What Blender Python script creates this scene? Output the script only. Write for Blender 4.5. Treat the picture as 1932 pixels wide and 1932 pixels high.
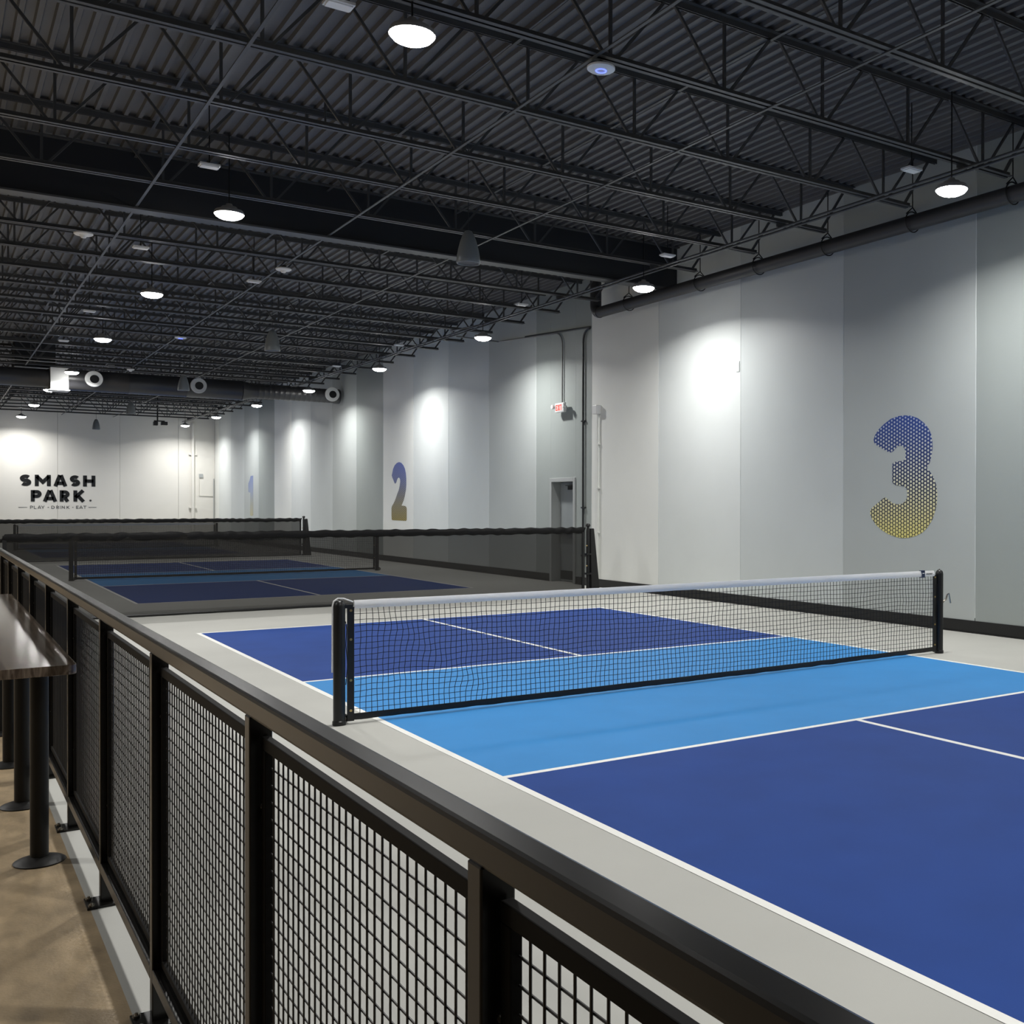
import bpy, math, random
from mathutils import Matrix, Vector
random.seed(7)
for o in list(bpy.data.objects): bpy.data.objects.remove(o)
S = bpy.context.scene
COL = S.collection
PI = math.pi

# ------------------------------------------------------------------ camera
F_PX, YAW, PITCH, ROLL = 1977.26, 0.623891, -0.005943, 0.002114
CAM = Vector((-5.84583, -7.91744, 1.65867))
fw = Vector((math.sin(YAW)*math.cos(PITCH), math.cos(YAW)*math.cos(PITCH), math.sin(PITCH)))
rt = Vector((math.cos(YAW), -math.sin(YAW), 0)); up = rt.cross(fw)
r2 = rt*math.cos(ROLL)+up*math.sin(ROLL); u2 = up*math.cos(ROLL)-rt*math.sin(ROLL)
cd = bpy.data.cameras.new('camera'); cam = bpy.data.objects.new('camera', cd); COL.objects.link(cam)
cd.sensor_fit = 'HORIZONTAL'; cd.sensor_width = 36.0; cd.lens = F_PX/1932*36.0
cd.shift_x = (966-1288)/1932; cd.shift_y = 0.0; cd.clip_start = 0.05; cd.clip_end = 200
M3 = Matrix((r2, u2, -fw)).transposed()
cam.matrix_world = Matrix.Translation(CAM) @ M3.to_4x4()
S.camera = cam

# ------------------------------------------------------------------ world, exposure
w = bpy.data.worlds.new('world'); S.world = w; w.use_nodes = True
w.node_tree.nodes['Background'].inputs[0].default_value = (0.60, 0.68, 0.80, 1)
w.node_tree.nodes['Background'].inputs[1].default_value = 0.02
S.view_settings.view_transform = 'Standard'; S.view_settings.look = 'None'
S.view_settings.gamma = 1.0; S.view_settings.use_curve_mapping = False
S.view_settings.exposure = 0.0
LAMP_W = 120.0          # watts of each high-bay lamp
LAMP_COL = (1.0, 0.985, 0.955)
LAMP_SPREAD = math.radians(156)   # the reflector skirt cuts the beam off just below the horizontal

# ------------------------------------------------------------------ key dimensions (metres)
XW = 5.25            # right wall face
YB = 45.72           # back wall face
XC = -5.31           # edge between court floor and lounge floor
XL, YF = -12.0, -13.0
ZD = 6.36            # underside of the roof deck
ZB = 5.62            # underside of joist bottom chords

# ------------------------------------------------------------------ materials
def srgb(r, g, b):
    f = lambda c: (c/255/12.92) if c/255 <= .04045 else ((c/255+.055)/1.055)**2.4
    return (f(r), f(g), f(b), 1.0)
MATS = {}
def mat(name, col, rough=.5, metal=0.0, spec=.5, bump=0.0, bscale=40.0, var=0.0, vscale=3.0, vstretch=(1, 1, 1), coat=0.0):
    if name in MATS: return MATS[name]
    m = bpy.data.materials.new(name); m.use_nodes = True
    nt = m.node_tree; b = nt.nodes['Principled BSDF']
    b.inputs['Base Color'].default_value = col; b.inputs['Roughness'].default_value = rough
    b.inputs['Metallic'].default_value = metal; b.inputs['Specular IOR Level'].default_value = spec
    b.inputs['Coat Weight'].default_value = coat
    tc = nt.nodes.new('ShaderNodeTexCoord')
    if var > 0:
        mp = nt.nodes.new('ShaderNodeMapping'); mp.inputs['Scale'].default_value = vstretch
        nt.links.new(tc.outputs['Object'], mp.inputs['Vector'])
        n = nt.nodes.new('ShaderNodeTexNoise'); n.inputs['Scale'].default_value = vscale; n.inputs['Detail'].default_value = 5
        nt.links.new(mp.outputs[0], n.inputs['Vector'])
        r = nt.nodes.new('ShaderNodeValToRGB')
        lo = [c*(1-var) for c in col[:3]]+[1]; hi = [min(1, c*(1+var)) for c in col[:3]]+[1]
        r.color_ramp.elements[0].color = lo; r.color_ramp.elements[1].color = hi
        r.color_ramp.elements[0].position = .3; r.color_ramp.elements[1].position = .7
        nt.links.new(n.outputs['Fac'], r.inputs[0]); nt.links.new(r.outputs[0], b.inputs['Base Color'])
    if bump > 0:
        n2 = nt.nodes.new('ShaderNodeTexNoise'); n2.inputs['Scale'].default_value = bscale; n2.inputs['Detail'].default_value = 4
        nt.links.new(tc.outputs['Object'], n2.inputs['Vector'])
        bp = nt.nodes.new('ShaderNodeBump'); bp.inputs['Strength'].default_value = bump; bp.inputs['Distance'].default_value = .01
        nt.links.new(n2.outputs['Fac'], bp.inputs['Height']); nt.links.new(bp.outputs[0], b.inputs['Normal'])
    MATS[name] = m; return m
def emit(name, col, s):
    m = bpy.data.materials.new(name); m.use_nodes = True; nt = m.node_tree
    b = nt.nodes['Principled BSDF']; b.inputs['Base Color'].default_value = col
    b.inputs['Emission Color'].default_value = col; b.inputs['Emission Strength'].default_value = s
    MATS[name] = m; return m

M_FLOOR = mat('grey_acrylic_floor', srgb(186, 186, 180), .6, bump=.05, bscale=180, var=.035, vscale=1.2)
M_DBLUE = mat('dark_blue_acrylic', srgb(34, 68, 140), .7, spec=.2, bump=.05, bscale=220, var=.07, vscale=2.2)
M_LBLUE = mat('light_blue_acrylic', srgb(58, 138, 204), .65, spec=.25, bump=.05, bscale=220, var=.035, vscale=2.0)
M_LINE = mat('white_line_paint', srgb(247, 247, 242), .5)
M_BROWN = mat('brown_polished_concrete', srgb(176, 155, 124), .38, bump=.18, bscale=90, var=.30, vscale=7.0, vstretch=(1.3, .7, 1))
M_BASE = mat('black_vinyl_base', srgb(14, 15, 16), .45)
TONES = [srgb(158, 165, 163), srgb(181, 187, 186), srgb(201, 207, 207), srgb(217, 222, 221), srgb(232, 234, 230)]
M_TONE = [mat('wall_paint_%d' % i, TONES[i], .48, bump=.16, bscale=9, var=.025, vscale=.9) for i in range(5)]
M_BACKW = mat('back_wall_paint', srgb(226, 224, 217), .55, bump=.08, bscale=9, var=.02, vscale=.8)
M_SIDE = mat('unseen_wall_paint', srgb(150, 145, 138), .6)
M_DECK = mat('black_roof_deck', srgb(92, 92, 93), .5, var=.08, vscale=1.0)
M_STEEL = mat('black_joist_paint', srgb(70, 71, 72), .45)
M_GIRD = mat('black_girder_paint', srgb(30, 33, 38), .55)
M_DUCT = mat('black_duct', srgb(52, 52, 54), .38, spec=.6, bump=.03, bscale=6)
M_PIPE = mat('black_pipe', srgb(46, 46, 48), .5)
M_CONDG = mat('galvanised_conduit', srgb(150, 150, 150), .32, metal=.8)
M_CONDD = mat('dark_conduit', srgb(60, 62, 64), .35, metal=.4)
M_FRAME = mat('matt_black_frame', srgb(16, 15, 14), .6, spec=.12)
M_BLACKM = mat('satin_black_steel', srgb(17, 16, 14), .27, spec=.38)
M_LEG = mat('black_leg_paint', srgb(20, 19, 18), .45, spec=.3)
M_WIRE = mat('black_wire', srgb(20, 19, 18), .42, spec=.5)
M_BOLT = mat('zinc_bolt', srgb(170, 165, 155), .3, metal=.9)
M_BLACKP = mat('black_plastic', srgb(16, 17, 18), .38)
M_NET = mat('black_net_cord', srgb(17, 18, 20), .7)
M_TAPEW = mat('white_vinyl_tape', srgb(250, 250, 250), .5, bump=.5, bscale=14)
def add_translucent(m, col, f):
    nt = m.node_tree; b = nt.nodes['Principled BSDF']; out = nt.nodes['Material Output']
    t = nt.nodes.new('ShaderNodeBsdfTranslucent'); t.inputs[0].default_value = col
    mx = nt.nodes.new('ShaderNodeMixShader'); mx.inputs[0].default_value = f
    nt.links.new(b.outputs[0], mx.inputs[1]); nt.links.new(t.outputs[0], mx.inputs[2]); nt.links.new(mx.outputs[0], out.inputs[0])
add_translucent(M_TAPEW, srgb(250, 250, 250), .3)
M_TAPEB = mat('black_vinyl_tape', srgb(17, 18, 19), .45, bump=.4, bscale=14)
M_WHITE = mat('white_plastic', srgb(225, 226, 226), .45)
M_GREYM = mat('grey_painted_metal', srgb(168, 172, 172), .45)
M_DOOR = mat('grey_door_paint', srgb(140, 146, 148), .45)
M_HOUS = mat('lamp_housing', srgb(150, 150, 150), .4)
M_LENS = emit('lamp_lens', (1, .985, .955, 1), 45.0)
M_SPK = mat('grey_speaker_shell', srgb(125, 130, 132), .32, spec=.6)
M_GRILL = mat('speaker_grille', srgb(80, 82, 84), .6)
M_BLUEL = emit('blue_led', (.10, .14, 1.0, 1), 3.0)
M_RED = emit('exit_red', srgb(225, 70, 50), .6)
M_INK = mat('black_sign_ink', srgb(12, 13, 14), .5)
M_INK2 = mat('grey_sign_ink', srgb(66, 67, 68), .5)
M_NAVY = mat('navy_label', srgb(28, 45, 80), .5)
M_BRASS = mat('brass_grommet', srgb(190, 165, 110), .3, metal=.9)
M_LOUV = mat('white_drum_nozzle', srgb(205, 206, 204), .4)

M_SLEEVE = mat('black_sleeve_cloth', srgb(12, 12, 13), .6, spec=.25, bump=.6, bscale=18)
def fabric():
    m = bpy.data.materials.new('black_mesh_fabric'); m.use_nodes = True; nt = m.node_tree
    b = nt.nodes['Principled BSDF']; out = nt.nodes['Material Output']
    b.inputs['Base Color'].default_value = srgb(36, 35, 33); b.inputs['Roughness'].default_value = .7; b.inputs['Specular IOR Level'].default_value = .12
    t = nt.nodes.new('ShaderNodeBsdfTransparent'); mx = nt.nodes.new('ShaderNodeMixShader')
    mx.inputs[0].default_value = .86
    nt.links.new(t.outputs[0], mx.inputs[1]); nt.links.new(b.outputs[0], mx.inputs[2]); nt.links.new(mx.outputs[0], out.inputs[0])
    return m
M_FAB = fabric()

def wood():
    m = bpy.data.materials.new('grey_wood_laminate'); m.use_nodes = True; nt = m.node_tree
    b = nt.nodes['Principled BSDF']; b.inputs['Roughness'].default_value = .12; b.inputs['Specular IOR Level'].default_value = .6
    tc = nt.nodes.new('ShaderNodeTexCoord'); mp = nt.nodes.new('ShaderNodeMapping'); mp.inputs['Scale'].default_value = (22, 1.2, 4)
    n = nt.nodes.new('ShaderNodeTexNoise'); n.inputs['Scale'].default_value = 2.2; n.inputs['Detail'].default_value = 8; n.inputs['Distortion'].default_value = 1.2
    r = nt.nodes.new('ShaderNodeValToRGB')
    r.color_ramp.elements[0].color = srgb(84, 72, 62); r.color_ramp.elements[0].position = .35
    r.color_ramp.elements[1].color = srgb(140, 126, 112); r.color_ramp.elements[1].position = .68
    nt.links.new(tc.outputs['Object'], mp.inputs[0]); nt.links.new(mp.outputs[0], n.inputs['Vector'])
    nt.links.new(n.outputs['Fac'], r.inputs[0]); nt.links.new(r.outputs[0], b.inputs['Base Color'])
    return m
M_WOOD = wood()

def numeral_mat(name, kind):
    """printed decal: blue at the top fading to yellow, with dots (kind 3), wavy lines (kind 2) or plain (kind 1)"""
    m = bpy.data.materials.new(name); m.use_nodes = True; nt = m.node_tree; L = nt.links
    b = nt.nodes['Principled BSDF']; b.inputs['Roughness'].default_value = .5
    N = lambda t: nt.nodes.new(t)
    def math_(op, a, bb=None):
        n = N('ShaderNodeMath'); n.operation = op
        for i, v in enumerate((a, bb)):
            if v is None: continue
            if isinstance(v, (int, float)): n.inputs[i].default_value = v
            else: L.new(v, n.inputs[i])
        return n.outputs[0]
    tc = N('ShaderNodeTexCoord'); sp = N('ShaderNodeSeparateXYZ'); L.new(tc.outputs['Object'], sp.inputs[0])
    y, z = sp.outputs[1], sp.outputs[2]
    mr = N('ShaderNodeMapRange'); mr.inputs[1].default_value = 1.2; mr.inputs[2].default_value = 2.93; L.new(z, mr.inputs[0]); t = mr.outputs[0]
    def ramp(stops):
        r = N('ShaderNodeValToRGB'); el = r.color_ramp.elements
        while len(el) < len(stops): el.new(.5)
        for e, (p, c) in zip(el, stops): e.position = p; e.color = c
        L.new(t, r.inputs[0]); return r.outputs[0]
    if kind == 3:
        base = ramp([(0, srgb(66, 64, 44)), (.12, srgb(50, 52, 52)), (.45, srgb(36, 48, 76)), (1, srgb(40, 72, 148))])
        dot = ramp([(0, srgb(224, 214, 128)), (.22, srgb(220, 213, 160)), (.5, srgb(222, 222, 200)), (1, srgb(176, 186, 208))])
        def dist(oy, oz):
            P, Q = .054, .0935
            fy = math_('SUBTRACT', math_('FRACT', math_('ADD', math_('DIVIDE', y, P*1.0), oy)), .5)
            fz = math_('SUBTRACT', math_('FRACT', math_('ADD', math_('DIVIDE', z, Q*.5), oz)), .5)
            a = math_('MULTIPLY', fy, P); c = math_('MULTIPLY', fz, Q*.5)
            return math_('SQRT', math_('ADD', math_('MULTIPLY', a, a), math_('MULTIPLY', c, c)))
        # staggered dots: columns every 35 mm, every second one shifted by half a step
        def grid(oy, oz):
            P, Q = .103, .0527
            fy = math_('SUBTRACT', math_('FRACT', math_('ADD', math_('DIVIDE', y, P), oy)), .5)
            fz = math_('SUBTRACT', math_('FRACT', math_('ADD', math_('DIVIDE', z, Q), oz)), .5)
            a = math_('MULTIPLY', fy, P); c = math_('MULTIPLY', fz, Q)
            return math_('SQRT', math_('ADD', math_('MULTIPLY', a, a), math_('MULTIPLY', c, c)))
        d = math_('MINIMUM', grid(0, 0), grid(.5, .5))
        rad = N('ShaderNodeMapRange'); L.new(t, rad.inputs[0]); rad.inputs[3].default_value = .0235; rad.inputs[4].default_value = .0135
        fac = math_('LESS_THAN', d, rad.outputs[0])
    elif kind == 2:
        base = ramp([(0, srgb(116, 104, 60)), (.25, srgb(104, 98, 78)), (.5, srgb(90, 92, 108)), (.72, srgb(84, 96, 150)), (1, srgb(86, 102, 170))])
        dot = ramp([(0, srgb(176, 160, 94)), (.3, srgb(168, 162, 140)), (.6, srgb(140, 146, 170)), (1, srgb(100, 114, 178))])
        wv = math_('MULTIPLY', math_('PINGPONG', y, .085), .55)
        fac = math_('LESS_THAN', math_('FRACT', math_('DIVIDE', math_('ADD', z, wv), .052)), .38)
    else:
        base = ramp([(0, srgb(180, 174, 142)), (.35, srgb(160, 164, 160)), (.6, srgb(140, 152, 178)), (1, srgb(112, 128, 176))])
        dot = base; fac = None
    if fac is None: L.new(base, b.inputs['Base Color'])
    else:
        mx = N('ShaderNodeMix'); mx.data_type = 'RGBA'; L.new(fac, mx.inputs[0]); L.new(base, mx.inputs[6]); L.new(dot, mx.inputs[7])
        L.new(mx.outputs[2], b.inputs['Base Color'])
    return m

# ------------------------------------------------------------------ mesh helpers
class MB:
    def __init__(s): s.v = []; s.f = []
    def box(s, x0, x1, y0, y1, z0, z1):
        n = len(s.v); s.v += [(x0, y0, z0), (x1, y0, z0), (x1, y1, z0), (x0, y1, z0), (x0, y0, z1), (x1, y0, z1), (x1, y1, z1), (x0, y1, z1)]
        s.f += [tuple(n+i for i in q) for q in ((0, 3, 2, 1), (4, 5, 6, 7), (0, 1, 5, 4), (1, 2, 6, 5), (2, 3, 7, 6), (3, 0, 4, 7))]; return s
    def hexa(s, bot, top):
        n = len(s.v); s.v += list(bot)+list(top)
        s.f += [tuple(n+i for i in q) for q in ((0, 3, 2, 1), (4, 5, 6, 7), (0, 1, 5, 4), (1, 2, 6, 5), (2, 3, 7, 6), (3, 0, 4, 7))]; return s
    def tube(s, pts, r, k=8, cap=True):
        pts = [Vector(p) for p in pts]; n0 = len(s.v); ref = None
        for i, p in enumerate(pts):
            if i == 0: d = pts[1]-p
            elif i == len(pts)-1: d = p-pts[i-1]
            else: d = (pts[i+1]-p).normalized()+(p-pts[i-1]).normalized()
            d = d.normalized()
            if ref is None:
                ref = Vector((0, 0, 1)) if abs(d.z) < .9 else Vector((1, 0, 0))
            a = (ref-d*ref.dot(d)).normalized(); b = d.cross(a); ref = a
            rr = r[i] if isinstance(r, (list, tuple)) else r
            for j in range(k):
                t = 2*PI*(j+.5)/k; s.v.append(tuple(p+a*math.cos(t)*rr+b*math.sin(t)*rr))
        for i in range(len(pts)-1):
            for j in range(k):
                a0 = n0+i*k+j; a1 = n0+i*k+(j+1) % k
                s.f.append((a0, a1, a1+k, a0+k))
        if cap:
            s.f.append(tuple(n0+j for j in reversed(range(k)))); e = n0+(len(pts)-1)*k; s.f.append(tuple(e+j for j in range(k)))
        return s
    def lathe(s, prof, k=24, c=(0, 0, 0), axis='z'):
        n0 = len(s.v)
        for r, h in prof:
            for j in range(k):
                t = 2*PI*j/k; a, b = r*math.cos(t), r*math.sin(t)
                if axis == 'z': q = (c[0]+a, c[1]+b, c[2]+h)
                elif axis == 'x': q = (c[0]+h, c[1]+a, c[2]+b)
                else: q = (c[0]+a, c[1]+h, c[2]+b)
                s.v.append(q)
        for i in range(len(prof)-1):
            for j in range(k):
                a0 = n0+i*k+j; a1 = n0+i*k+(j+1) % k; s.f.append((a0, a1, a1+k, a0+k))
        s.f.append(tuple(n0+j for j in reversed(range(k)))); e = n0+(len(prof)-1)*k; s.f.append(tuple(e+j for j in range(k)))
        return s
    def prism_x(s, poly, x0, x1):
        """polygon in (y, z) extruded from x0 to x1"""
        n = len(poly); b = len(s.v)
        s.v += [(x0, y, z) for y, z in poly]+[(x1, y, z) for y, z in poly]
        s.f.append(tuple(b+i for i in range(n))); s.f.append(tuple(b+n+i for i in reversed(range(n))))
        for i in range(n): j = (i+1) % n; s.f.append((b+i, b+n+i, b+n+j, b+j))
        return s
    def prism_y(s, poly, y0, y1):
        n = len(poly); b = len(s.v)
        s.v += [(x, y0, z) for x, z in poly]+[(x, y1, z) for x, z in poly]
        s.f.append(tuple(b+i for i in range(n))); s.f.append(tuple(b+n+i for i in reversed(range(n))))
        for i in range(n): j = (i+1) % n; s.f.append((b+i, b+n+i, b+n+j, b+j))
        return s
    def mesh(s, name, m, smooth=False):
        me = bpy.data.meshes.new(name); me.from_pydata([tuple(q) for q in s.v], [], s.f); me.validate()
        import bmesh as _b
        bm = _b.new(); bm.from_mesh(me); _b.ops.recalc_face_normals(bm, faces=bm.faces); bm.to_mesh(me); bm.free()
        me.materials.append(m)
        if smooth:
            for p in me.polygons: p.use_smooth = True
            try: me.set_sharp_from_angle(angle=math.radians(40))
            except Exception: pass
        return me
def link(name, me, parent=None, loc=(0, 0, 0), rot=(0, 0, 0)):
    o = bpy.data.objects.new(name, me); COL.objects.link(o); o.location = loc; o.rotation_euler = rot
    if parent is not None: o.parent = parent
    return o
def obj(name, mb, m, parent=None, loc=(0, 0, 0), rot=(0, 0, 0), smooth=False, bevel=0.0):
    o = link(name, mb.mesh(name, m, smooth), parent, loc, rot)
    if bevel > 0:
        md = o.modifiers.new('bevel', 'BEVEL'); md.width = bevel; md.segments = 2; md.limit_method = 'ANGLE'
    return o
def tag(o, label, cat, group=None):
    o['label'] = label; o['category'] = cat
    if group: o['group'] = group
    return o
def thing(name, label, cat, loc=(0, 0, 0), group=None, rot=(0, 0, 0)):
    return tag(link(name, None, None, loc, rot), label, cat, group)
def struct(o): o['kind'] = 'structure'; return o
def stuff(o): o['kind'] = 'stuff'; return o
def box(*a): return MB().box(*a)
ORD = ['first', 'second', 'third', 'fourth', 'fifth', 'sixth', 'seventh', 'eighth', 'ninth', 'tenth', 'eleventh', 'twelfth', 'thirteenth', 'fourteenth',
       'fifteenth', 'sixteenth', 'seventeenth', 'eighteenth', 'nineteenth', 'twentieth', 'twenty-first', 'twenty-second', 'twenty-third', 'twenty-fourth',
       'twenty-fifth', 'twenty-sixth', 'twenty-seventh', 'twenty-eighth', 'twenty-ninth', 'thirtieth']

# ================================================================== SETTING
struct(obj('floor', box(XC, XW+.3, YF, YB+.3, -.12, 0), M_FLOOR))
struct(obj('floor', box(XL, XC, YF, YB+.3, -.12, 0), M_BROWN))
struct(obj('bounce_wall_left', box(XL-.2, XL, YF, YB+.3, 0, 6.6), M_SIDE))  # unseen wall added to close the open lounge side for bounced light
struct(obj('bounce_wall_front', box(XL-.2, XW+.5, YF-.2, YF, 0, 6.6), M_SIDE))  # unseen wall behind the camera, added to bounce light back

# right wall: precast panels 2.44 m wide, five tones from dark to white repeating
wr = struct(obj('wall_right', box(XW+.26, XW+.36, YF, YB+.4, 0, 6.6), M_SIDE))
PW = 2.4384; Y0 = .957
DY0, DY1, DZ = 11.44, 12.38, 2.17       # door opening
for k in range(-6, 19):
    a, b = Y0+k*PW, Y0+(k+1)*PW
    a = max(a, YF); b = min(b, YB)
    if b-a < .05: continue
    a += .004; b -= .004
    mb = MB()
    if k == 4:
        mb.box(XW, XW+.25, a, DY0-.08, 0, 6.5); mb.box(XW, XW+.25, DY1+.08, b, 0, 6.5); mb.box(XW, XW+.25, DY0-.08, DY1+.08, DZ+.08, 6.5)
    else: mb.box(XW, XW+.25, a, b, 0, 6.5)
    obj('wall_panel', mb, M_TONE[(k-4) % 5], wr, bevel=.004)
# painted caulk beads in the joints, a little proud of the wall
for k in range(0, 16):
    y = Y0+k*PW
    mb = MB(); n = 26; zs = [.2+i*(6.2/n) for i in range(n+1)]
    pts = [(XW+.003, y+random.uniform(-.004, .004), z) for z in zs]
    mb.tube(pts, [random.uniform(.005, .010) for _ in pts], 5)
    obj('joint_bead', mb, M_TONE[2 if (k-4) % 5 else 3], wr)
wb = struct(obj('wall_back', box(XL, XW+.3, YB+.26, YB+.36, 0, 6.6), M_SIDE))
xs = 1.224
for k in range(-6, 3):
    a = max(XL, xs+k*PW)+.004; b = min(XW, xs+(k+1)*PW)-.004
    if b-a > .05: obj('wall_panel', box(a, b, YB, YB+.25, 0, 6.5), M_BACKW, wb, bevel=.004)

struct(obj('baseboard_right', MB().box(XW-.012, XW, YF, DY0-.09, 0, .162).box(XW-.012, XW, DY1+.09, YB, 0, .162)
           .box(XW-.03, XW-.012, YF, DY0-.09, 0, .012).box(XW-.03, XW-.012, DY1+.09, YB, 0, .012), M_BASE))
struct(obj('baseboard_back', box(XL, XW-.03, YB-.012, YB, 0, .162), M_BASE))

# roof deck: ribs along the length of the hall
mb = MB(); pitch = .1524; x = XL; prof = []
while x < XW+.2:
    prof += [(x, ZD), (x+.045, ZD), (x+.060, ZD+.040), (x+pitch-.015, ZD+.040)]; x += pitch
n = len(prof)
for yy in (YF, YB+.3): mb.v += [(a, yy, z) for a, z in prof]
for i in range(n-1): mb.f.append((i, i+1, n+i+1, n+i))
b0 = len(mb.v); mb.v += [(XL, YF, ZD+.12), (XW+.3, YF, ZD+.12), (XW+.3, YB+.3, ZD+.12), (XL, YB+.3, ZD+.12)]; mb.f.append((b0, b0+1, b0+2, b0+3))
struct(obj('ceiling', mb, M_DECK))

# door in the darkest panel beside the white one
d1 = struct(obj('door_1', box(XW+.19, XW+.235, DY0+.01, DY1-.01, .012, DZ-.01), M_DOOR))
fr = MB(); fr.box(XW-.03, XW+.24, DY0-.085, DY0, 0, DZ+.085); fr.box(XW-.03, XW+.24, DY1, DY1+.085, 0, DZ+.085); fr.box(XW-.03, XW+.24, DY0, DY1, DZ, DZ+.085)
obj('door_frame', fr, M_GREYM, d1, bevel=.006)
obj('door_closer', MB().box(XW+.12, XW+.19, DY0+.10, DY0+.48, DZ-.17, DZ-.09).box(XW+.14, XW+.16, DY0+.3, DY0+.62, DZ-.085, DZ-.07), M_BLACKP, d1)
obj('push_bar', box(XW+.13, XW+.19, DY0+.08, DY1-.1, .98, 1.06), M_CONDG, d1)
obj('kick_plate', box(XW+.184, XW+.19, DY0+.04, DY1-.04, .05, .24), M_BLACKP, d1)

# ================================================================== PAINTED COURTS
LW = .0508
court_names = ['nearest blue pickleball court with light blue kitchen, facing the numeral 3',
               'middle blue pickleball court behind the first black divider, by the numeral 2',
               'farthest blue pickleball court behind the second divider, by the numeral 1']
CY = [0.0, 18.288, 36.576]
meshes = {}
def slab(x0, x1, y0, y1, z, m, key):
    if key not in meshes: meshes[key] = box(x0, x1, y0, y1, 0.0, z).mesh(key, m)
    return meshes[key]
for cy, lab in zip(CY, court_names):
    t = thing('pickleball_court', lab, 'court', (0, cy, 0), 'three painted courts in a row')
    W, Lh, K = 3.048, 6.706, 2.134
    for sy in (-1, 1):
        ya, yb = sorted((sy*.0, sy*K))
        link('kitchen', slab(-W, W, 0, K, .0012, M_LBLUE, 'kitchen'), t, rot=(0, 0, 0 if sy > 0 else PI))
        for sx in (-1, 1):
            link('service_box', slab(0, W, K, Lh, .0012, M_DBLUE, 'service_box_%d' % (sx*sy)) if sx*sy > 0 else slab(-W, 0, K, Lh, .0012, M_DBLUE, 'service_box_m'), t, rot=(0, 0, 0 if sy > 0 else PI))
    for sx in (-1, 1): link('line', slab(W-LW, W, -Lh, Lh, .0024, M_LINE, 'side_line'), t, rot=(0, 0, 0 if sx > 0 else PI))
    for sy in (-1, 1):
        r_ = (0, 0, 0 if sy > 0 else PI)
        link('line', slab(-W+LW, W-LW, Lh-LW, Lh, .0024, M_LINE, 'base_line'), t, rot=r_)
        link('line', slab(-W+LW, W-LW, K-LW, K, .0024, M_LINE, 'kitchen_line'), t, rot=r_)
        link('line', slab(-LW/2, LW/2, K, Lh-LW, .0024, M_LINE, 'centre_line'), t, rot=r_)

# ================================================================== ROOF STEEL
JS = 1.582
XJ0, XJ1 = -9.0, 5.15
node0, NP = .376, 1.286
nodes = [node0+NP*i for i in range(-8, 5) if XJ0+.3 < node0+NP*i < 4.9]
zb, zt = ZB+.05, ZD-.075
me_bc = MB().box(XJ0, 4.72, -.062, -.012, ZB, ZB+.008).box(XJ0, 4.72, -.020, -.012, ZB, ZB+.055).box(XJ0, 4.72, .012, .062, ZB, ZB+.008).box(XJ0, 4.72, .012, .020, ZB, ZB+.055).mesh('bottom_chord', M_STEEL)
me_tc = MB().box(XJ0, XW, -.065, -.012, ZD-.008, ZD).box(XJ0, XW, -.020, -.012, ZD-.065, ZD).box(XJ0, XW, .012, .065, ZD-.008, ZD).box(XJ0, XW, .012, .020, ZD-.065, ZD).mesh('top_chord', M_STEEL)
me_v = box(-.014, .014, -.012, .012, ZB+.02, ZD-.02).mesh('web_vertical', M_STEEL)
def diag(dx):
    w_ = .017; b_, t_ = ZB+.02, ZD-.02; o_ = .05 if dx > 0 else -.05
    return MB().hexa([(o_-w_, -.012, b_), (o_+w_, -.012, b_), (o_+w_, .012, b_), (o_-w_, .012, b_)], [(dx-w_, -.012, t_), (dx+w_, -.012, t_), (dx+w_, .012, t_), (dx-w_, .012, t_)]).mesh('web_diagonal', M_STEEL)
me_dl, me_dr = diag(-NP/2+.03), diag(NP/2-.03)
JY = [0.056+JS*k for k in range(-4, 29)]
JY = [y for y in JY if y < YB-.3]
GY = 7.70
before = [y for y in JY if y < GY]
for i, y in enumerate(JY):
    if y < GY: lab = 'black open-web roof joist, %s in front of the deep girder' % ORD[len(before)-1-i]
    else: lab = 'black open-web roof joist, %s behind the deep girder' % ORD[i-len(before)]
    t = thing('roof_joist', lab, 'joist', (0, y, 0), 'open-web roof joists')
    link('top_chord', me_tc, t); link('bottom_chord', me_bc, t)
    for xn in nodes:
        link('web_member', me_v, t, (xn, 0, 0)); link('web_member', me_dl, t, (xn, 0, 0)); link('web_member', me_dr, t, (xn, 0, 0))
    link('web_member', me_dr, t, (nodes[-1]+NP, 0, 0)) if nodes[-1]+NP < 4.6 else None
    e = MB().hexa([(4.60, -.012, ZB+.02), (4.64, -.012, ZB+.02), (4.64, .012, ZB+.02), (4.60, .012, ZB+.02)], [(5.10, -.012, ZD-.02), (5.14, -.012, ZD-.02), (5.14, .012, ZD-.02), (5.10, .012, ZD-.02)])
    if 'end_web' not in meshes: meshes['end_web'] = e.mesh('end_web', M_STEEL)
    link('web_member', meshes['end_web'], t)
# deep girder with a solid web
t = thing('roof_girder', 'deep black solid-web steel girder crossing the hall between the joists', 'girder', (0, GY, 0))
obj('web_plate', box(XJ0, XW, -.01, .01, ZB-.02, ZD), M_GIRD, t)
obj('bottom_flange', box(XJ0, 4.95, -.10, .10, ZB-.045, ZB-.02), M_STEEL, t)
obj('top_flange', box(XJ0, XW, -.10, -.011, ZD-.02, ZD-.001), M_STEEL, t)
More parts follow.
